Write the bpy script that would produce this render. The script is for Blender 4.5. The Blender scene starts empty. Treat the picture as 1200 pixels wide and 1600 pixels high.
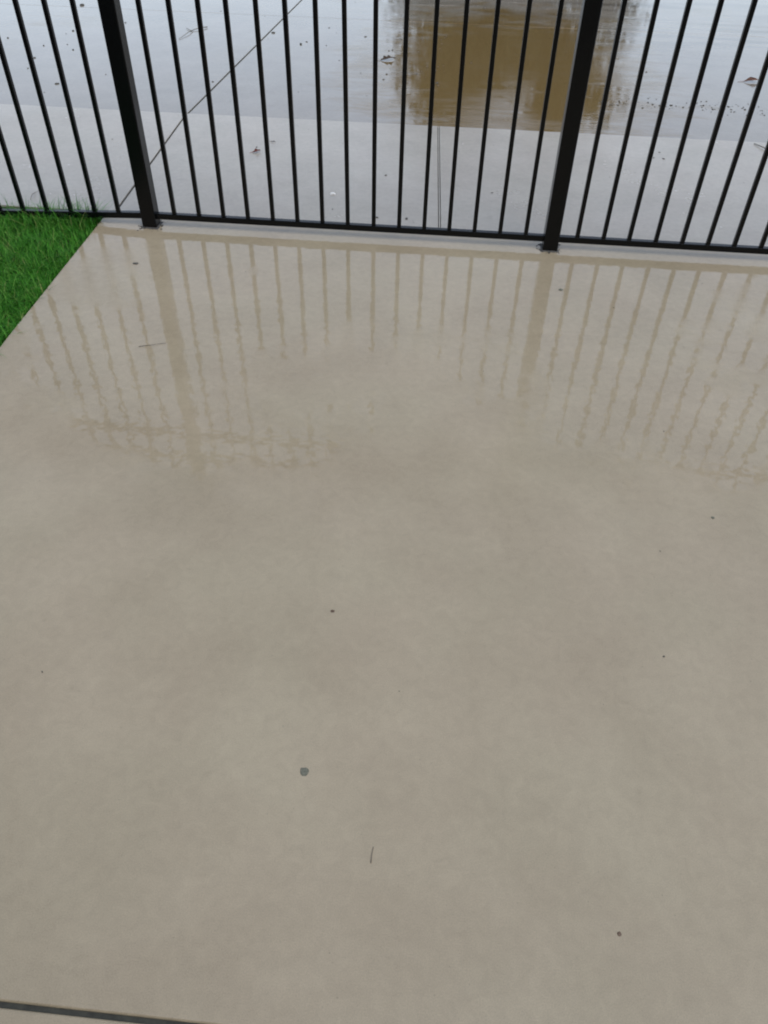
import bpy, bmesh, math, random
from mathutils import Vector, Matrix, noise as mnoise
R = math.radians
random.seed(7)
scene = bpy.context.scene
col = scene.collection

# ------------------------------------------------------------------ camera
CAM = Vector((1.24226, -3.10813, 1.4085))
PITCH, ROLL, YAW = 0.765671, 0.027321, -0.070377
fwd = Vector((math.sin(YAW) * math.cos(PITCH), math.cos(YAW) * math.cos(PITCH), -math.sin(PITCH)))
rt = Vector((math.cos(YAW), -math.sin(YAW), 0))
up = rt.cross(fwd)
r2 = math.cos(ROLL) * rt + math.sin(ROLL) * up
u2 = -math.sin(ROLL) * rt + math.cos(ROLL) * up
cd = bpy.data.cameras.new('camera')
cam = bpy.data.objects.new('camera', cd)
col.objects.link(cam)
cam.matrix_world = Matrix(((r2.x, u2.x, -fwd.x, CAM.x), (r2.y, u2.y, -fwd.y, CAM.y),
                           (r2.z, u2.z, -fwd.z, CAM.z), (0, 0, 0, 1)))
cd.sensor_fit = 'VERTICAL'
cd.sensor_height = 24.0
cd.lens = 24.0 * 1201.7 / 1600.0
cd.clip_start, cd.clip_end = 0.02, 2000
scene.camera = cam

# ------------------------------------------------------------------ sky, sun, exposure
SUN_EL, SUN_ROT = R(58), R(140)
world = bpy.data.worlds.new('World')
scene.world = world
world.use_nodes = True
wn, wl = world.node_tree.nodes, world.node_tree.links
wn.clear()
sky = wn.new('ShaderNodeTexSky')
sky.sky_type = 'NISHITA'
sky.sun_disc = False
sky.sun_elevation, sky.sun_rotation = SUN_EL, SUN_ROT
sky.air_density, sky.dust_density, sky.ozone_density = 1.0, 1.0, 1.0
hs = wn.new('ShaderNodeHueSaturation')          # overcast: a grey veil over the blue
hs.inputs['Saturation'].default_value = 0.56
bg = wn.new('ShaderNodeBackground')
bg.inputs['Strength'].default_value = 0.10
wo = wn.new('ShaderNodeOutputWorld')
wl.new(sky.outputs['Color'], hs.inputs['Color'])
wl.new(hs.outputs['Color'], bg.inputs['Color'])
wl.new(bg.outputs['Background'], wo.inputs['Surface'])

sd = bpy.data.lights.new('sun', 'SUN')
sd.energy = 0.5
sd.angle = R(40)
sd.color = (1.0, 0.97, 0.93)
so = bpy.data.objects.new('sun', sd)
col.objects.link(so)
sun_dir = Vector((math.sin(SUN_ROT) * math.cos(SUN_EL), math.cos(SUN_ROT) * math.cos(SUN_EL), math.sin(SUN_EL)))
so.rotation_euler = sun_dir.to_track_quat('Z', 'Y').to_euler()
so.location = sun_dir * 30

vs = scene.view_settings
vs.view_transform = 'Standard'
vs.look = 'None'
vs.exposure = 1.36
vs.gamma = 1.0
vs.use_curve_mapping = False
scene.cycles.max_bounces = 6
scene.cycles.filter_width = 2.0

# ------------------------------------------------------------------ helpers
def tag(o, label=None, cat=None, group=None, kind=None):
    if label: o['label'] = label
    if cat: o['category'] = cat
    if group: o['group'] = group
    if kind: o['kind'] = kind
    return o

def empty(name, loc=(0, 0, 0)):
    o = bpy.data.objects.new(name, None)
    o.empty_display_size = 0.1
    o.location = loc
    col.objects.link(o)
    return o

def link_mesh(name, me, mat, parent=None, loc=None):
    o = bpy.data.objects.new(name, me)
    if mat and not me.materials: me.materials.append(mat)
    col.objects.link(o)
    if parent: o.parent = parent
    if loc is not None: o.location = loc
    return o

def mesh_of(name, bm, smooth=False):
    me = bpy.data.meshes.new(name)
    bm.to_mesh(me); bm.free()
    if smooth:
        for p in me.polygons: p.use_smooth = True
    return me

def add_box(bm, x0, x1, y0, y1, z0, z1):
    r = bmesh.ops.create_cube(bm, size=1.0)
    for v in r['verts']:
        v.co = Vector((x0 + (v.co.x + .5) * (x1 - x0), y0 + (v.co.y + .5) * (y1 - y0), z0 + (v.co.z + .5) * (z1 - z0)))
    return r['verts']

def bevel_vertical(bm, w, seg=2):
    es = [e for e in bm.edges if abs(e.verts[0].co.z - e.verts[1].co.z) > 1e-4
          and abs(e.verts[0].co.x - e.verts[1].co.x) < 1e-6 and abs(e.verts[0].co.y - e.verts[1].co.y) < 1e-6]
    bmesh.ops.bevel(bm, geom=es, offset=w, segments=seg, profile=.5, affect='EDGES')

def tube(bm, pts, radii, seg=6):
    """tapered tube through pts"""
    rings = []
    n = len(pts)
    for i, p in enumerate(pts):
        p = Vector(p)
        d = (Vector(pts[min(i + 1, n - 1)]) - Vector(pts[max(i - 1, 0)])).normalized()
        a = d.orthogonal().normalized(); b = d.cross(a)
        rings.append([bm.verts.new(p + radii[i] * (math.cos(t) * a + math.sin(t) * b))
                      for t in [2 * math.pi * k / seg for k in range(seg)]])
    for i in range(n - 1):
        A, B = rings[i], rings[i + 1]
        # match the ring offset so the tube does not twist
        off = min(range(seg), key=lambda o: sum((A[k].co - pts_i - (B[(k + o) % seg].co - pts_j)).length
                  for k, pts_i, pts_j in [(k, Vector(pts[i]), Vector(pts[i + 1])) for k in range(seg)]))
        B = B[off:] + B[:off]
        rings[i + 1] = B
        for k in range(seg):
            bm.faces.new((A[k], A[(k + 1) % seg], B[(k + 1) % seg], B[k]))
    bm.faces.new(rings[0][::-1]); bm.faces.new(rings[-1])

# ------------------------------------------------------------------ materials
class NT:
    def __init__(self, name):
        self.m = bpy.data.materials.new(name); self.m.use_nodes = True
        self.n, self.l = self.m.node_tree.nodes, self.m.node_tree.links
        self.b = self.n['Principled BSDF']
    def new(self, t, **kw):
        x = self.n.new(t)
        for k, v in kw.items(): setattr(x, k, v)
        return x
    def link(self, a, b): self.l.new(a, b)
    def pos(self, scale=(1, 1, 1), rot=(0, 0, 0)):
        g = self.new('ShaderNodeNewGeometry')
        mp = self.new('ShaderNodeMapping')
        mp.inputs['Scale'].default_value = scale
        mp.inputs['Rotation'].default_value = rot
        self.link(g.outputs['Position'], mp.inputs['Vector'])
        return mp.outputs['Vector']
    def noise(self, vec, scale, detail=4, rough=.55, dist=0.0):
        x = self.new('ShaderNodeTexNoise')
        x.inputs['Scale'].default_value = scale
        x.inputs['Detail'].default_value = detail
        x.inputs['Roughness'].default_value = rough
        x.inputs['Distortion'].default_value = dist
        self.link(vec, x.inputs['Vector'])
        return x.outputs['Fac']
    def ramp(self, fac, stops, interp='LINEAR'):
        x = self.new('ShaderNodeValToRGB')
        x.color_ramp.interpolation = interp
        els = x.color_ramp.elements
        els[0].position, els[0].color = stops[0][0], self.c(stops[0][1])
        els[1].position, els[1].color = stops[1][0], self.c(stops[1][1])
        for p, c in stops[2:]:
            e = els.new(p); e.color = self.c(c)
        self.link(fac, x.inputs['Fac'])
        return x.outputs['Color']
    @staticmethod
    def c(v):
        return (v, v, v, 1) if isinstance(v, (int, float)) else (*v, 1)
    def mix(self, fac, a, b, mode='MIX'):
        x = self.new('ShaderNodeMix', data_type='RGBA', blend_type=mode)
        for k, v in ((0, fac), (6, a), (7, b)):
            s = x.inputs[k]
            if isinstance(v, (int, float)) and k == 0: s.default_value = v
            elif isinstance(v, (tuple, int, float)): s.default_value = self.c(v)
            else: self.link(v, s)
        return x.outputs[2]
    def math(self, op, a, b=0.0, clamp=False):
        x = self.new('ShaderNodeMath', operation=op, use_clamp=clamp)
        for s, v in ((x.inputs[0], a), (x.inputs[1], b)):
            if isinstance(v, (int, float)): s.default_value = v
            else: self.link(v, s)
        return x.outputs[0]
    def bump(self, h, strength, dist, nrm=None):
        x = self.new('ShaderNodeBump')
        x.inputs['Strength'].default_value = strength
        x.inputs['Distance'].default_value = dist
        self.link(h, x.inputs['Height'])
        if nrm: self.link(nrm, x.inputs['Normal'])
        return x.outputs['Normal']
    def put(self, **kw):
        for k, v in kw.items():
            s = self.b.inputs[k.replace('_', ' ')]
            if isinstance(v, (int, float)): s.default_value = v
            elif isinstance(v, tuple): s.default_value = self.c(v)
            else: self.link(v, s)

def wet_concrete(name, dark, light, film, rgh, bump_wave, streak=False, mud_reflection=None, pools=()):
    """wet broom-finished concrete: warm base, patchy water film over it"""
    t = NT(name)
    p = t.pos()
    big = t.noise(p, 1.1, 3, .5)
    mid = t.noise(p, 4.5, 5, .6, .3)
    blot = t.math('ADD', t.math('MULTIPLY', big, .55), t.math('MULTIPLY', mid, .45))
    base = t.ramp(blot, [(.36, dark), (.64, light)])
    # faint pinkish and greenish clouds in the cement
    hue = t.noise(t.pos((1, 1, 1), (0, 0, .6)), 2.3, 3, .5)
    base = t.mix(t.ramp(hue, [(.38, 0.0), (.62, 1.0)]), t.mix(1.0, base, (.998, 1.002, .985), 'MULTIPLY'), t.mix(1.0, base, (1.01, .997, .99), 'MULTIPLY'))
    # fine sand grain
    grain = t.noise(p, 420, 2, .6)
    base = t.mix(1.0, base, t.ramp(grain, [(.3, .89), (.7, 1.08)]), 'MULTIPLY')
    # cement mottling and pin-holes
    mot = t.noise(p, 38, 6, .68, .6)
    base = t.mix(1.0, base, t.ramp(mot, [(.30, .93), (.70, 1.06)]), 'MULTIPLY')
    pin = t.noise(p, 130, 2, .5)
    base = t.mix(t.ramp(pin, [(.70, 0.0), (.78, .35)]), base, (dark[0] * .5, dark[1] * .5, dark[2] * .5))
    # thin scattered dirt smudges
    sm = t.noise(t.pos((1, 1.6, 1), (0, 0, .2)), 9, 6, .7, .5)
    base = t.mix(t.ramp(sm, [(.62, 0.0), (.80, .38)]), base, (dark[0] * .62, dark[1] * .62, dark[2] * .58))
    if mud_reflection:
        cx, cy, sx, sy, colr = mud_reflection
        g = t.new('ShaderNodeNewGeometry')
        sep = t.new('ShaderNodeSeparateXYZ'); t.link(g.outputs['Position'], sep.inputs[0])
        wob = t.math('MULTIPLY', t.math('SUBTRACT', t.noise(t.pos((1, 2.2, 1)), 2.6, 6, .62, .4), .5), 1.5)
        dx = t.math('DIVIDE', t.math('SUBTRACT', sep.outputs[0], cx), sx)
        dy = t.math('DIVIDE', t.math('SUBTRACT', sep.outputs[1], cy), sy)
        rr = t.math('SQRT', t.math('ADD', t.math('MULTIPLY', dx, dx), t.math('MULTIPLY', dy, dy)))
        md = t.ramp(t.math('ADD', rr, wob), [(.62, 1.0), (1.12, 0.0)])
        base = t.mix(md, base, colr)  # muddy brown that also paints the dark mirrored patch into the colour
        # streaky reflections farther up the drive, painted dark into the base colour
        refl_streak = t.noise(t.pos((.55, 3.6, 1)), 1.5, 5, .6, .3)
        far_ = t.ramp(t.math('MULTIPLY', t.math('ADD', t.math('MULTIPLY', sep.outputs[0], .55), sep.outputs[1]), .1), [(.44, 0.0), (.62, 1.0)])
        base = t.mix(t.math('MULTIPLY', far_, t.ramp(refl_streak, [(.48, 0.0), (.64, .6)])), base, (.060, .046, .034))
    # water film: where it is thick the surface is mirror-like, where thin it is satin
    fm = t.noise(t.pos((1.0, .8, 1), (0, 0, .35)), film[2], 3, .5, .5)
    fm2 = t.noise(p, 11, 8, .68)
    f = t.math('ADD', t.math('MULTIPLY', fm, .66), t.math('MULTIPLY', fm2, .34))
    g2 = t.new('ShaderNodeNewGeometry')
    s2 = t.new('ShaderNodeSeparateXYZ'); t.link(g2.outputs['Position'], s2.inputs[0])
    for (px, py, sx_, sy_, ang, amp) in pools:      # shallow dips (amp < 0) and high spots (amp > 0) of the slab
        ca, sa = math.cos(ang), math.sin(ang)
        ex = t.math('SUBTRACT', s2.outputs[0], px); ey = t.math('SUBTRACT', s2.outputs[1], py)
        u = t.math('DIVIDE', t.math('ADD', t.math('MULTIPLY', ex, ca), t.math('MULTIPLY', ey, sa)), sx_)
        v = t.math('DIVIDE', t.math('SUBTRACT', t.math('MULTIPLY', ey, ca), t.math('MULTIPLY', ex, sa)), sy_)
        q = t.math('ADD', t.math('MULTIPLY', u, u), t.math('MULTIPLY', v, v))
        f = t.math('ADD', f, t.math('MULTIPLY', t.math('POWER', 2.718, t.math('MULTIPLY', q, -1.0)), amp))
    if streak:                             # thin ridges across the drive where the film breaks up
        f = t.math('ADD', f, t.math('MULTIPLY', t.math('SUBTRACT', t.noise(t.pos((.55, 5.5, 1)), 2.6, 6, .65, .3), .52), .62))
    rough = t.new('ShaderNodeMapRange'); rough.clamp = True
    rough.inputs['From Min'].default_value = film[0]; rough.inputs['From Max'].default_value = film[1]
    rough.inputs['To Min'].default_value = rgh[0]; rough.inputs['To Max'].default_value = rgh[1]
    t.link(f, rough.inputs['Value'])
    # slow waves on the film; the sand grain only shows where the film is thin
    n1 = t.bump(t.noise(t.pos((.6, 1, 1)) if streak else p, 30, 1.4, .5), bump_wave, .01)
    gb_ = t.new('ShaderNodeBump'); gb_.inputs['Distance'].default_value = .001
    t.link(grain, gb_.inputs['Height']); t.link(n1, gb_.inputs['Normal'])
    t.link(t.math('MULTIPLY', rough.outputs[0], .45), gb_.inputs['Strength'])
    n2 = gb_.outputs['Normal']
    t.put(Base_Color=base, Roughness=rough.outputs[0], IOR=1.58, Normal=n2)
    return t.m

M = {}
M['patio'] = wet_concrete('wet_tan_concrete', (.290, .242, .164), (.342, .291, .202), (.488, .528, 2.4, 0), (.0, .22), .045,
    pools=((1.2, -.05, 2.6, .50, 0, -.13), (.42, -.95, .16, .85, -.56 + .22, -.15), (1.90, -.95, .38, .42, 0, -.13), (2.30, -1.15, .35, .25, 0, -.08),
           (.80, -1.38, .30, .10, 0, -.10), (1.05, -.65, .32, .30, 0, -.12), (.60, -1.42, .10, .32, .34, -.14), (-.10, -.42, .16, .30, 0, .13), (-.02, -.92, .30, .10, 0, -.07),
           (1.25, -1.20, .26, .28, 0, .15), (-.15, -1.45, .35, .25, 0, .10), (1.35, -1.5, .30, .2, 0, .10), (1.2, -2.6, 2.5, .9, 0, .10), (2.45, -.40, .22, .3, 0, .05)))
M['apron'] = wet_concrete('wet_pale_concrete', (.30, .272, .225), (.36, .33, .28), (.20, .80, 1.7, 0), (.17, .32), .006)
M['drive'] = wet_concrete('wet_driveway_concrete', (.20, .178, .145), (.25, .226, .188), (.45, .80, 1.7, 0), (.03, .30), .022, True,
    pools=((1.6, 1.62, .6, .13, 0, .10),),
                          mud_reflection=(1.58, 2.7, 1.12, 2.2, (.155, .105, .042)))
def plain(name, c, rough, spec=.5, var=.2, scale=30, bump=0.0):
    t = NT(name)
    p = t.pos()
    nz = t.noise(p, scale, 4)
    t.put(Base_Color=t.mix(1.0, c, t.ramp(nz, [(.3, 1 - var), (.7, 1 + var)]), 'MULTIPLY'), Roughness=rough, Specular_IOR_Level=spec)
    if bump: t.put(Normal=t.bump(nz, bump, .002))
    return t.m
M['metal'] = plain('black_powder_coat', (.0022, .0026, .0028), .24, .24, .3, 160, .06)
M['soil'] = plain('dark_soil', (.030, .022, .013), .8, .3, .4, 60, .5)
M['joint'] = plain('joint_filler', (.030, .030, .021), .6, .4, .4, 90, .3)
M['grit'] = plain('dark_grit', (.075, .070, .058), .6, .3, .6, 300)
M['crumb'] = plain('grout_crumb', (.060, .057, .052), .6, .3, .7, 200)
M['white'] = plain('pale_chip', (.75, .74, .70), .5, .5, .1)
M['twig'] = plain('wet_twig', (.15, .125, .09), .5, .4, .4, 200)
M['leaf_brown'] = plain('brown_leaf', (.10, .062, .036), .4, .5, .5, 70, .3)
M['leaf_red'] = plain('red_leaf', (.24, .075, .05), .4, .5, .4, 70, .3)
M['leaf_rust'] = plain('rust_leaf', (.22, .085, .036), .4, .5, .5, 60, .3)
M['spot'] = plain('grey_spot', (.13, .132, .102), .7, .15, .3, 220, .2)
M['render'] = plain('house_render', (.16, .13, .10), .8, .3, .1, 8)
M['bark'] = plain('bark', (.060, .045, .030), .85, .2, .4, 18, .5)
M['earth'] = plain('far_ground', (.10, .09, .06), .7, .3, .3, 2)
t = NT('grass_blade')
g = t.new('ShaderNodeNewGeometry')
rc = t.ramp(g.outputs['Random Per Island'], [(0.0, (.012, .080, .004)), (.4, (.028, .150, .008)), (.8, (.055, .21, .016)), (.95, (.11, .27, .04)), (1.0, (.20, .21, .07))])
t.put(Base_Color=rc, Roughness=.55, Specular_IOR_Level=.16)
M['grass'] = t.m
t = NT('tree_leaves')
g = t.new('ShaderNodeNewGeometry')
rc = t.ramp(g.outputs['Random Per Island'], [(0.0, (.030, .034, .012)), (.6, (.045, .048, .018)), (1.0, (.07, .062, .024))])
t.put(Base_Color=rc, Roughness=.6, Specular_IOR_Level=.25)
M['leaf_tree'] = t.m

# ------------------------------------------------------------------ ground and slabs (setting)
gb = bmesh.new()
bmesh.ops.create_grid(gb, x_segments=8, y_segments=8, size=400)
for v in gb.verts: v.co.z = -0.16
tag(link_mesh('ground', mesh_of('ground', gb), M['earth']), kind='structure')

def slab(parent, x0, x1, y0, y1, mat, z=0.0, rad=.006, thick=.10):
    """x0 and x1 may be (near, far) pairs: the joints are not perfectly square"""
    a, b = (x if isinstance(x, tuple) else (x, x) for x in (x0, x1))
    bm = bmesh.new()
    for v in add_box(bm, 0, 1, y0, y1, z - thick, z):
        k = 1 if v.co.y > (y0 + y1) / 2 else 0
        v.co.x = b[k] if v.co.x > .5 else a[k]
    es = [e for e in bm.edges if all(v.co.z > z - 1e-5 for v in e.verts)]
    bmesh.ops.bevel(bm, geom=es, offset=rad, segments=3, profile=.5, affect='EDGES')
    me = mesh_of('concrete_slab', bm)
    return link_mesh('concrete_slab', me, mat, parent)

def edge_x(y): return -.2297 - .019 * y      # left edge of the patio, along the lawn
BACK = 0.110          # joint under the bottom rail
FAR = 1.470           # joint where the apron meets the driveway
FAR2 = 3.95
END = 6.6
NEAR = -2.825         # tooled joint at the photographer's feet
def off(p, d): return tuple(x + d for x in p)
def diag(y): return -.257 + (y - 1.47) * .0435
J1 = (-.199, -.258)                 # apron joint, near and far end
J2, J3 = (diag(FAR), diag(FAR2)), (diag(FAR2), diag(END))
JT = (1.221, 1.165)                 # tooled joint in the apron
patio = empty('patio'); tag(patio, kind='structure')
slab(patio, (edge_x(NEAR), edge_x(BACK)), 6.0, NEAR + .0042, BACK - .003, M['patio'], rad=.005)
slab(patio, (edge_x(-7), edge_x(NEAR)), 6.0, -7.0, NEAR - .0042, M['patio'], rad=.005)
apron = empty('apron'); tag(apron, kind='structure')
slab(apron, -9.0, off(J1, -.005), BACK + .003, FAR - .003, M['apron'], rad=.002)
slab(apron, off(J1, .005), off(JT, -.006), BACK + .003, FAR - .003, M['apron'], rad=.003)
slab(apron, off(JT, .006), 9.0, BACK + .003, FAR - .003, M['apron'], rad=.003)
slab(apron, off(JT, -.0030), off(JT, .0030), BACK + .003, FAR - .003, M['apron'], z=-.0010, rad=.002, thick=.03)
drive = empty('driveway'); tag(drive, kind='structure')
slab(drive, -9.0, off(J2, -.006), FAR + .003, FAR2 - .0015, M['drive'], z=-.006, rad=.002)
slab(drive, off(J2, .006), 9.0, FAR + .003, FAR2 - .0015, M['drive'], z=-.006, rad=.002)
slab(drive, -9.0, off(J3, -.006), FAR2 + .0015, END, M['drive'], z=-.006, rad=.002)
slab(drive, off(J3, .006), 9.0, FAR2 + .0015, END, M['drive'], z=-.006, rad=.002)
# filler lying in the joints
jb = bmesh.new()
def fill(x0, x1, y0, y1, zt):
    a, b = (x if isinstance(x, tuple) else (x, x) for x in (x0, x1))
    for v in add_box(jb, 0, 1, y0, y1, zt - .05, zt):
        k = 1 if v.co.y > (y0 + y1) / 2 else 0
        v.co.x = b[k] if v.co.x > .5 else a[k]
fill(-.15, 6, NEAR - .0041, NEAR + .0041, -.0055)
fill(-9, 9, BACK - .0029, BACK + .0029, -.007)
fill(-9, 9, FAR - .0029, FAR + .0029, -.012)
fill(-9, 9, FAR2 - .0014, FAR2 + .0014, -.010)
fill(off(J1, -.0049), off(J1, .0049), BACK + .004, FAR - .004, -.006)
fill(off(J2, -.0059), off(J2, .0059), FAR + .004, FAR2 - .002, -.011)
fill(off(J3, -.0059), off(J3, .0059), FAR2 + .002, END, -.011)
fill(off(JT, -.0059), off(JT, .0059), BACK + .004, FAR - .004, -.035)
tag(link_mesh('joint_filler', mesh_of('joint_filler', jb), M['joint']), kind='structure')
# soil bed under the lawn
sb = bmesh.new()
for v in add_box(sb, -4.0, 0, -7.0, BACK - .003, -.15, -.028):
    if v.co.x > -1: v.co.x = edge_x(v.co.y) - .002
tag(link_mesh('soil', mesh_of('soil', sb), M['soil']), kind='structure')

# ------------------------------------------------------------------ lawn
def grass():
    rnd = random.Random(3)
    V, F = [], []
    def blade(x, y, h, w, lean, az):
        ca, sa = math.cos(az), math.sin(az)
        i0 = len(V)
        for k, tt in enumerate((0, .4, .75, 1.0)):
            off = lean * tt * tt * h
            z = -.03 + h * tt * (1 - .28 * lean * lean * tt)
            ww = w * (1 - tt ** 1.6) * .5
            cx_, cy_ = x + ca * off, y + sa * off
            if k < 3:
                V.append((cx_ - sa * ww, cy_ + ca * ww, z)); V.append((cx_ + sa * ww, cy_ - ca * ww, z))
            else:
                V.append((cx_, cy_, z))
        F.append((i0, i0 + 1, i0 + 3, i0 + 2)); F.append((i0 + 2, i0 + 3, i0 + 5, i0 + 4)); F.append((i0 + 4, i0 + 5, i0 + 6))
    n = 0
    while n < 46000:
        y = -1.75 + rnd.random() * 1.80
        ex = edge_x(y)
        x = ex - .005 - rnd.random() ** 1.25 * 1.35
        cl = mnoise.noise((x * 7, y * 7, .3)) * .5 + .5
        if rnd.random() > .5 + .7 * cl: continue
        edge = min(1.0, (ex - x) / .10)
        h = (.028 + .042 * cl + rnd.random() * .028) * (.62 + .38 * edge)
        az = rnd.random() * 6.283
        lean = .25 + rnd.random() * 1.0
        if edge < .5 and math.cos(az) > 0: az += math.pi * (rnd.random() < .55)
        if rnd.random() < .09: h *= 1.5; lean *= 1.1
        blade(x, y, h, .0026 + rnd.random() * .0024, lean, az)
        n += 1
    # taller tufts against the bottom rail, at the corner of the slab
    for k in range(420):
        x = edge_x(0) - .01 - abs(rnd.gauss(0, .20)); y = .005 + rnd.gauss(0, .035)
        if y > BACK - .02: continue
        blade(x, y, .07 + rnd.random() * .055, .003 + rnd.random() * .002, .4 + rnd.random() * .9, rnd.random() * 6.283)
    me = bpy.data.meshes.new('grass')
    me.from_pydata(V, [], F)
    o = link_mesh('grass', me, M['grass'])
    tag(o, 'short bright green grass filling the corner left of the concrete', 'grass', kind='stuff')
grass()

# ------------------------------------------------------------------ fence
S = 0.105
ZB, ZT = 0.0315, 0.0560        # bottom rail
fence = empty('metal_fence', (0, 0, 0))
tag(fence, 'black metal picket fence standing on the wet concrete', 'fence')
POST_W, POST_H = 0.061, 1.54
def post_mesh():
    bm = bmesh.new()
    add_box(bm, -POST_W / 2, POST_W / 2, -POST_W / 2, POST_W / 2, 0, POST_H)
    bevel_vertical(bm, .004, 2)
    return mesh_of('post', bm)
def cap_mesh():
    bm = bmesh.new()
    w = POST_W / 2 + .004
    add_box(bm, -w, w, -w, w, 0, .012)
    top = [v for v in bm.verts if v.co.z > .006]
    r = bmesh.ops.inset_region(bm, faces=[f for f in bm.faces if all(v in top for v in f.verts)], thickness=.012, depth=.008)
    return mesh_of('post_cap', bm)
def collar_mesh(seed):
    rnd = random.Random(seed)
    bm = bmesh.new()
    for k in range(70):
        a = rnd.random() * 6.283
        q = POST_W / 2 + abs(rnd.gauss(0, .010)) + .001
        m_ = max(abs(math.cos(a)), abs(math.sin(a)))
        x, y = math.cos(a) / m_ * q, math.sin(a) / m_ * q
        s = .0012 + rnd.random() ** 2 * .0036
        r = bmesh.ops.create_icosphere(bm, subdivisions=1, radius=s)
        sx, sy, sz = .7 + rnd.random() * 1.2, .7 + rnd.random() * 1.0, .35 + rnd.random() * .4
        rz = Matrix.Rotation(rnd.random() * 6.283, 3, 'Z')
        for v in r['verts']:
            c = rz @ Vector((v.co.x * sx, v.co.y * sy, v.co.z * sz))
            v.co = c * (1 + .3 * rnd.uniform(-1, 1)) + Vector((x, y, s * .15))
    # low lip of grout round the foot
    n = 40
    inner, outer, mid = [], [], []
    for k in range(n):
        a = 2 * math.pi * k / n
        m_ = max(abs(math.cos(a)), abs(math.sin(a)))
        d = Vector((math.cos(a), math.sin(a), 0)) / m_
        o_ = POST_W / 2 + .004 + .007 * (mnoise.noise((math.cos(a) * 2.5, math.sin(a) * 2.5, seed)) + .5)
        inner.append(bm.verts.new(d * (POST_W / 2 - .003) + Vector((0, 0, .0045))))
        mid.append(bm.verts.new(d * (POST_W / 2 + .003) + Vector((0, 0, .0030 + .001 * rnd.random()))))
        outer.append(bm.verts.new(d * o_ + Vector((0, 0, -.001))))
    for k in range(n):
        j = (k + 1) % n
        bm.faces.new((inner[k], mid[k], mid[j], inner[j])); bm.faces.new((mid[k], outer[k], outer[j], mid[j]))
    return mesh_of('grout_collar', bm)

pm, cm = post_mesh(), cap_mesh()
POSTS = [-16, 0, 16, 32]
def rail_slope(i):                # the left-hand panel dips a little towards the lawn
    return .0042 * (i + .3) if i < -.3 else 0.0
for k, i in enumerate(POSTS):
    p = link_mesh('post', pm, M['metal'], fence, (i * S, 0, rail_slope(i)))
    link_mesh('post_cap', cm, M['metal'], p, (0, 0, POST_H))
    link_mesh('grout_collar', collar_mesh(k), M['crumb'], p, (0, 0, -rail_slope(i)))
pk_w = 0.0165
PK_TOP = 1.375
bm = bmesh.new()
add_box(bm, -pk_w / 2, pk_w / 2, -pk_w / 2, pk_w / 2, ZT - .002, PK_TOP)
bevel_vertical(bm, .0018, 2)
pkm = mesh_of('picket', bm)
rnd = random.Random(11)
for k, i0 in enumerate(POSTS[:-1]):
    for j in range(1, 16):
        i = i0 + j
        ii = i - .27 if k == 0 else i
        if k == 0 and ii - .3 < -16: continue
        o = link_mesh('picket', pkm, M['metal'], fence, (ii * S + rnd.gauss(0, .0012), rnd.gauss(0, .0006), rail_slope(ii)))
        o.rotation_euler = (rnd.gauss(0, .0012), rnd.gauss(0, .0015), rnd.gauss(0, .02))
    xa, xb = i0 * S + POST_W / 2 - .001, (i0 + 16) * S - POST_W / 2 + .001
    za, zb_ = rail_slope(i0), rail_slope(i0 + 16)
    for nm, z0, z1 in (('bottom_rail', ZB, ZT), ('middle_rail', 1.115, 1.143), ('top_rail', 1.283, 1.311)):
        bm = bmesh.new()
        vv = add_box(bm, xa, xb, -.0132, .0132, z0, z1)
        es = [e for e in bm.edges if abs(e.verts[0].co.x - e.verts[1].co.x) > .1]
        bmesh.ops.bevel(bm, geom=es, offset=.003, segments=2, profile=.5, affect='EDGES')
        for v in bm.verts:
            tt = (v.co.x - xa) / (xb - xa)
            v.co.z += za + (zb_ - za) * tt
        link_mesh(nm, mesh_of(nm, bm), M['metal'], fence)

# ------------------------------------------------------------------ the tree mirrored in the wet driveway
tree = empty('tree', (2.25, 12.0, -.16))
tag(tree, 'dark leafy tree beyond the driveway, mirrored as the brown patch in the wet concrete', 'tree')
bm = bmesh.new()
tube(bm, [(0, 0, 0), (.03, .02, .5), (-.04, .05, 1.1), (.05, 0, 1.9), (.02, .03, 2.7)], [.17, .13, .11, .08, .03], 8)
for a, h in ((.4, .7), (1.9, .9), (3.1, .8), (4.3, 1.1), (5.4, 1.3), (2.6, 1.5)):
    e = Vector((math.cos(a) * 1.1, math.sin(a) * .9, h + .9))
    tube(bm, [(0, 0, h), (e.x * .5, e.y * .5, h + .35), tuple(e)], [.06, .045, .015], 6)
link_mesh('trunk', mesh_of('trunk', bm, True), M['bark'], tree)
rnd = random.Random(5)
V, F = [], []
lumps = [(rnd.uniform(-1.75, 1.6), rnd.uniform(-.8, .8), rnd.uniform(.55, 3.05), rnd.uniform(.45, .72)) for _ in range(60)]
for (lx, ly, lz, lr) in lumps:
    for k in range(620 if -1.5 < lx < 1.0 else 190):
        d = Vector((rnd.gauss(0, 1), rnd.gauss(0, 1), rnd.gauss(0, 1))).normalized() * lr * rnd.random() ** .4
        c = Vector((lx, ly, lz)) + d
        if c.z < .25 or c.z > 3.55: continue
        n = Vector((rnd.gauss(0, 1), rnd.gauss(0, 1), rnd.gauss(0, 1) + .6)).normalized()
        a = n.orthogonal().normalized(); b = n.cross(a)
        s = rnd.uniform(.05, .085)
        i0 = len(V)
        for (u, w) in ((-1, 0), (0, -.5), (1, 0), (0, .5)):
            V.append(tuple(c + a * u * s + b * w * s))
        F.append((i0, i0 + 1, i0 + 2, i0 + 3))
me = bpy.data.meshes.new('crown'); me.from_pydata(V, [], F)
link_mesh('crown', me, M['leaf_tree'], tree)

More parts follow.
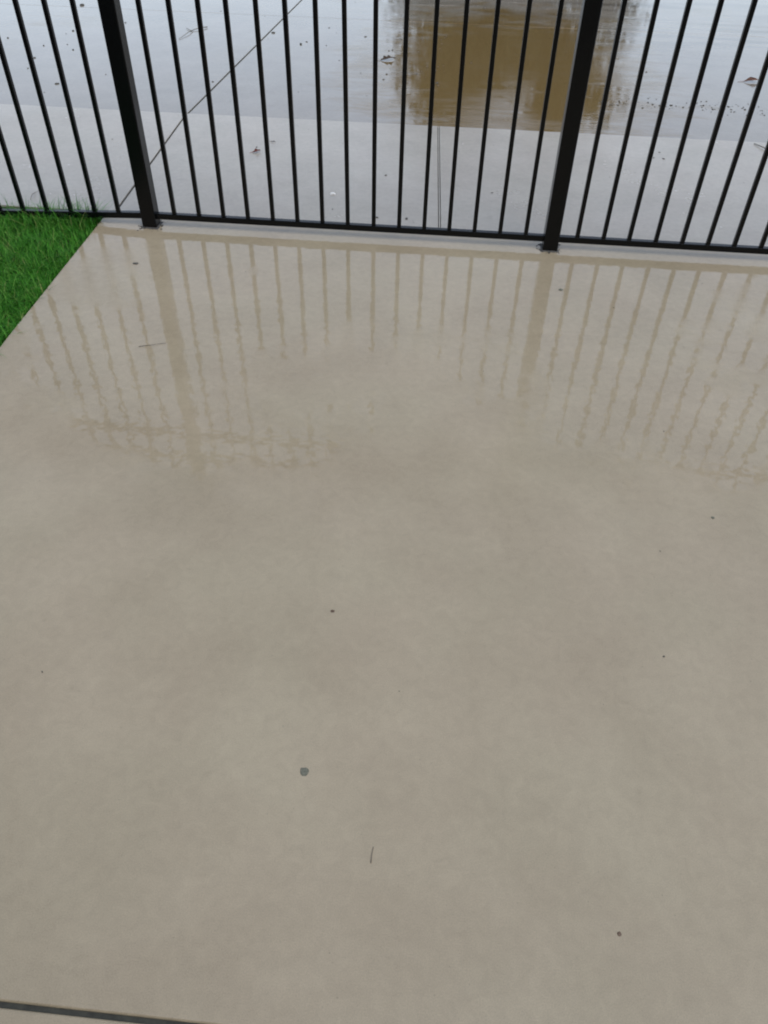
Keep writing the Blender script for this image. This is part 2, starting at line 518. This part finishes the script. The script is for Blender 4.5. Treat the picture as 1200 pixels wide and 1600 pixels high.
# ------------------------------------------------------------------ unseen house behind the camera, added to dim the near slab and post fronts
house = empty('house', (0, -1.5, 0))
tag(house, 'unseen house wall with a roof overhang, added behind the photographer to dim the patio', 'house')
bm = bmesh.new(); add_box(bm, -6, 8, -4.75, -4.55, -.1, 2.75)
link_mesh('wall', mesh_of('wall', bm), M['render'], house)
bm = bmesh.new(); add_box(bm, -6.3, 8.3, -4.9, -4.0, 2.752, 2.80)
link_mesh('soffit', mesh_of('soffit', bm), M['render'], house)
bm = bmesh.new(); add_box(bm, -6.3, 8.3, -3.998, -3.96, 2.70, 2.90)
link_mesh('fascia', mesh_of('fascia', bm), M['bark'], house)
bm = bmesh.new()
vs_ = [bm.verts.new(c) for c in ((-6.4, -3.9, 2.905), (8.4, -3.9, 2.905), (8.4, -7.9, 4.6), (-6.4, -7.9, 4.6))]
bm.faces.new(vs_); bmesh.ops.solidify(bm, geom=bm.faces[:], thickness=-.06)
link_mesh('roof', mesh_of('roof', bm), M['bark'], house)

# ------------------------------------------------------------------ leaves, twigs and small marks
def leaf(name, label, cat, x, y, z, length, width, rot, mat, curl=.5, lobes=3, seed=0, lift=.0):
    rnd = random.Random(seed)
    bm = bmesh.new()
    n = 12
    rows = []
    for i in range(n + 1):
        u = i / n
        w = width * .5 * (math.sin(math.pi * min(1, u * .96 + .02)) ** .7) * (1 + .35 * math.sin(u * lobes * 2 * math.pi + seed))
        w = max(w, .001)
        zc = lift * u * length + curl * length * .12 * math.sin(u * math.pi)
        row = []
        for s in (-1, -.5, 0, .5, 1):
            xx = (u - .5) * length
            zz = zc + curl * abs(s) ** 1.6 * w * .9 + rnd.uniform(-1, 1) * .0012
            row.append(bm.verts.new((xx, s * w * (1 - .25 * curl * abs(s)), zz + .002)))
        rows.append(row)
    for i in range(n):
        for k in range(4):
            bm.faces.new((rows[i][k], rows[i + 1][k], rows[i + 1][k + 1], rows[i][k + 1]))
    top = bm.faces[:]
    bmesh.ops.solidify(bm, geom=top, thickness=.0007)
    x0 = -.5 * length
    tube(bm, [(x0 + .004, 0, .003), (x0 - length * .18, .003, .0035), (x0 - length * .36, -.002, .0022)], [.0012, .0011, .0009], 5)
    o = link_mesh(name, mesh_of(name, bm, True), mat, None, (x, y, z))
    o.rotation_euler = (0, 0, rot)
    tag(o, label, cat)
    return o
leaf('leaf', 'dark brown curled leaf on the driveway, left of the brown patch', 'leaf', .765, 2.79, -.006, .095, .062, .45, M['leaf_brown'], .35, 3, 1, .10)
leaf('leaf', 'small reddish leaf on pale concrete behind the fence, left of centre', 'leaf', .258, .915, 0, .042, .032, .45, M['leaf_red'], .4, 2, 2, .12)
leaf('leaf', 'rusty brown pointed leaf on the driveway near the right edge', 'leaf', 3.165, 2.67, -.006, .105, .055, .15, M['leaf_rust'], .3, 1, 4, .10)
leaf('leaf', 'tiny dark leaf scrap just right of the small reddish leaf', 'leaf', .312, 1.077, 0, .022, .012, .1, M['leaf_brown'], .5, 2, 6)

def twig(label, branches, mat=None, name='twig'):
    bm = bmesh.new()
    for pts, r0, r1 in branches:
        n = len(pts)
        tube(bm, pts, [r0 + (r1 - r0) * k / (n - 1) for k in range(n)], 5)
    return tag(link_mesh(name, mesh_of(name, bm, True), mat or M['twig']), label, 'twig')
z0 = -.006
twig('small forked twig on the driveway, right of the left post',
     [([(-.655, 3.46, z0 + .006), (-.70, 3.40, z0 + .012), (-.745, 3.335, z0 + .004), (-.80, 3.40, z0 + .006)], .0035, .0018),
      ([(-.735, 3.345, z0 + .005), (-.742, 3.26, z0 + .012), (-.765, 3.08, z0 + .004)], .003, .0015)])
twig('thin straight twig on the patio beside the left post reflection',
     [([(.248, -.940, .002), (.285, -.928, .004), (.332, -.907, .002)], .0010, .0006)])
twig('short dark pine needle lying below the round grey spot',
     [([(1.1985, -2.524, .0014), (1.1970, -2.538, .002), (1.1968, -2.553, .0014)], .0005, .0010)], name='pine_needle')
twig('long bent stem on pale concrete at the right edge',
     [([(2.872, 1.43, .003), (2.90, 1.36, .008), (2.945, 1.25, .012), (2.97, 1.16, .003)], .002, .004)], name='stem')
twig('wispy dry stem just behind the fence over the grass',
     [([(-.622, .262, .003), (-.616, .22, .012), (-.606, .175, .004)], .0016, .0010),
      ([(-.616, .22, .012), (-.602, .235, .016), (-.596, .275, .010)], .0011, .0007)], name='stem')

def blob(name, label, cat, x, y, r, h, mat, seed=0, z=0.0, stretch=1.0):
    bm = bmesh.new()
    bmesh.ops.create_icosphere(bm, subdivisions=3, radius=1.0)
    for v in bm.verts:
        k = 1 + .28 * mnoise.noise(v.co * 1.6 + Vector((seed * 3.1, 0, 0))) + .12 * mnoise.noise(v.co * 4 + Vector((seed, 5, 0)))
        v.co = Vector((v.co.x * r * k * stretch, v.co.y * r * k, max(v.co.z, -.3) * h * k))
    o = link_mesh(name, mesh_of(name, bm, True), mat, None, (x, y, z))
    tag(o, label, cat)
    return o
blob('round_spot', 'flat round dark grey spot on the bare middle of the patio', 'spot', 1.05, -2.392, .0092, .0014, M['spot'], 1)
blob('white_chip', 'small white chip on pale concrete just behind the fence', 'chip', .715, .44, .010, .006, M['white'], 2, stretch=1.4)
blob('seed', 'tiny brown seed on the patio above the round grey spot', 'seed', 1.05, -1.991, .0042, .0018, M['leaf_brown'], 3, stretch=1.2)
blob('seed', 'tiny dark seed on the patio near the right edge of the photo', 'seed', 2.009, -1.573, .0048, .002, M['spot'], 4)
blob('seed', 'tiny brown seed on the patio at the lower right', 'seed', 1.627, -2.629, .0036, .0015, M['leaf_brown'], 5)
blob('pebble', 'tiny grey pebble on the patio in front of the right post', 'pebble', 1.70, -.356, .0085, .004, M['spot'], 6)
blob('pebble', 'tiny dark pebble on the patio left of the left post reflection', 'pebble', .045, -.353, .008, .004, M['grit'], 7, stretch=1.4)

# scattered specks nobody could count
rnd = random.Random(21)
bm = bmesh.new()
def speck(x, y, z, s):
    r = bmesh.ops.create_icosphere(bm, subdivisions=1, radius=s)
    a = Matrix.Rotation(rnd.random() * 6.283, 3, 'Z')
    sx, sy = .6 + rnd.random() * 1.3, .6 + rnd.random() * .6
    for v in r['verts']:
        c = a @ Vector((v.co.x * sx, v.co.y * sy, v.co.z * .5))
        v.co = c + Vector((x, y, z + s * .3))
for (x, y, s) in ((-1.835, 4.015, .026), (-1.587, 3.188, .017), (-1.955, 2.91, .014), (-1.627, 2.752, .014), (.117, 3.101, .022),
                  (.443, 2.727, .010), (-.14, 3.396, .018), (.30, 3.1, .010), (.62, 2.45, .008), (.79, 2.45, .013), (.55, 3.4, .012),
                  (-1.2, 2.4, .010), (-.9, 2.2, .009), (-1.5, 2.2, .010), (-2.1, 2.6, .010), (-1.3, 3.5, .012)):
    speck(x, y, -.006, s * .6)
for k in range(150):                     # leaf crumbs washed up along the edge of the puddle
    x = 2.10 + rnd.random() * 1.0
    speck(x, 2.06 + rnd.gauss(0, .05) + (.06 if rnd.random() < .3 else 0), -.006, .002 + rnd.random() ** 2 * .0048)
for k in range(70):
    speck(.72 + rnd.random() * .45, 2.0 + rnd.random() * 1.6, -.006, .002 + rnd.random() ** 2 * .006)
for k in range(60):
    speck(rnd.uniform(-2, 4), rnd.uniform(FAR + .05, 5), -.006, .002 + rnd.random() ** 2 * .007)
for k in range(45):
    speck(rnd.uniform(-1.5, 3.2), rnd.uniform(.15, FAR - .05), 0, .0015 + rnd.random() ** 2 * .004)
for (x, y) in ((.939, .206), (1.072, .211)): speck(x, y, 0, .006)
for k in range(45):
    speck(rnd.uniform(-.2, 2.9), rnd.uniform(-2.8, .0), 0, .0006 + rnd.random() ** 3 * .0016)
tag(link_mesh('grit', mesh_of('grit', bm), M['grit']), 'fine dark grit and leaf crumbs scattered over the wet concrete', 'grit', kind='stuff')
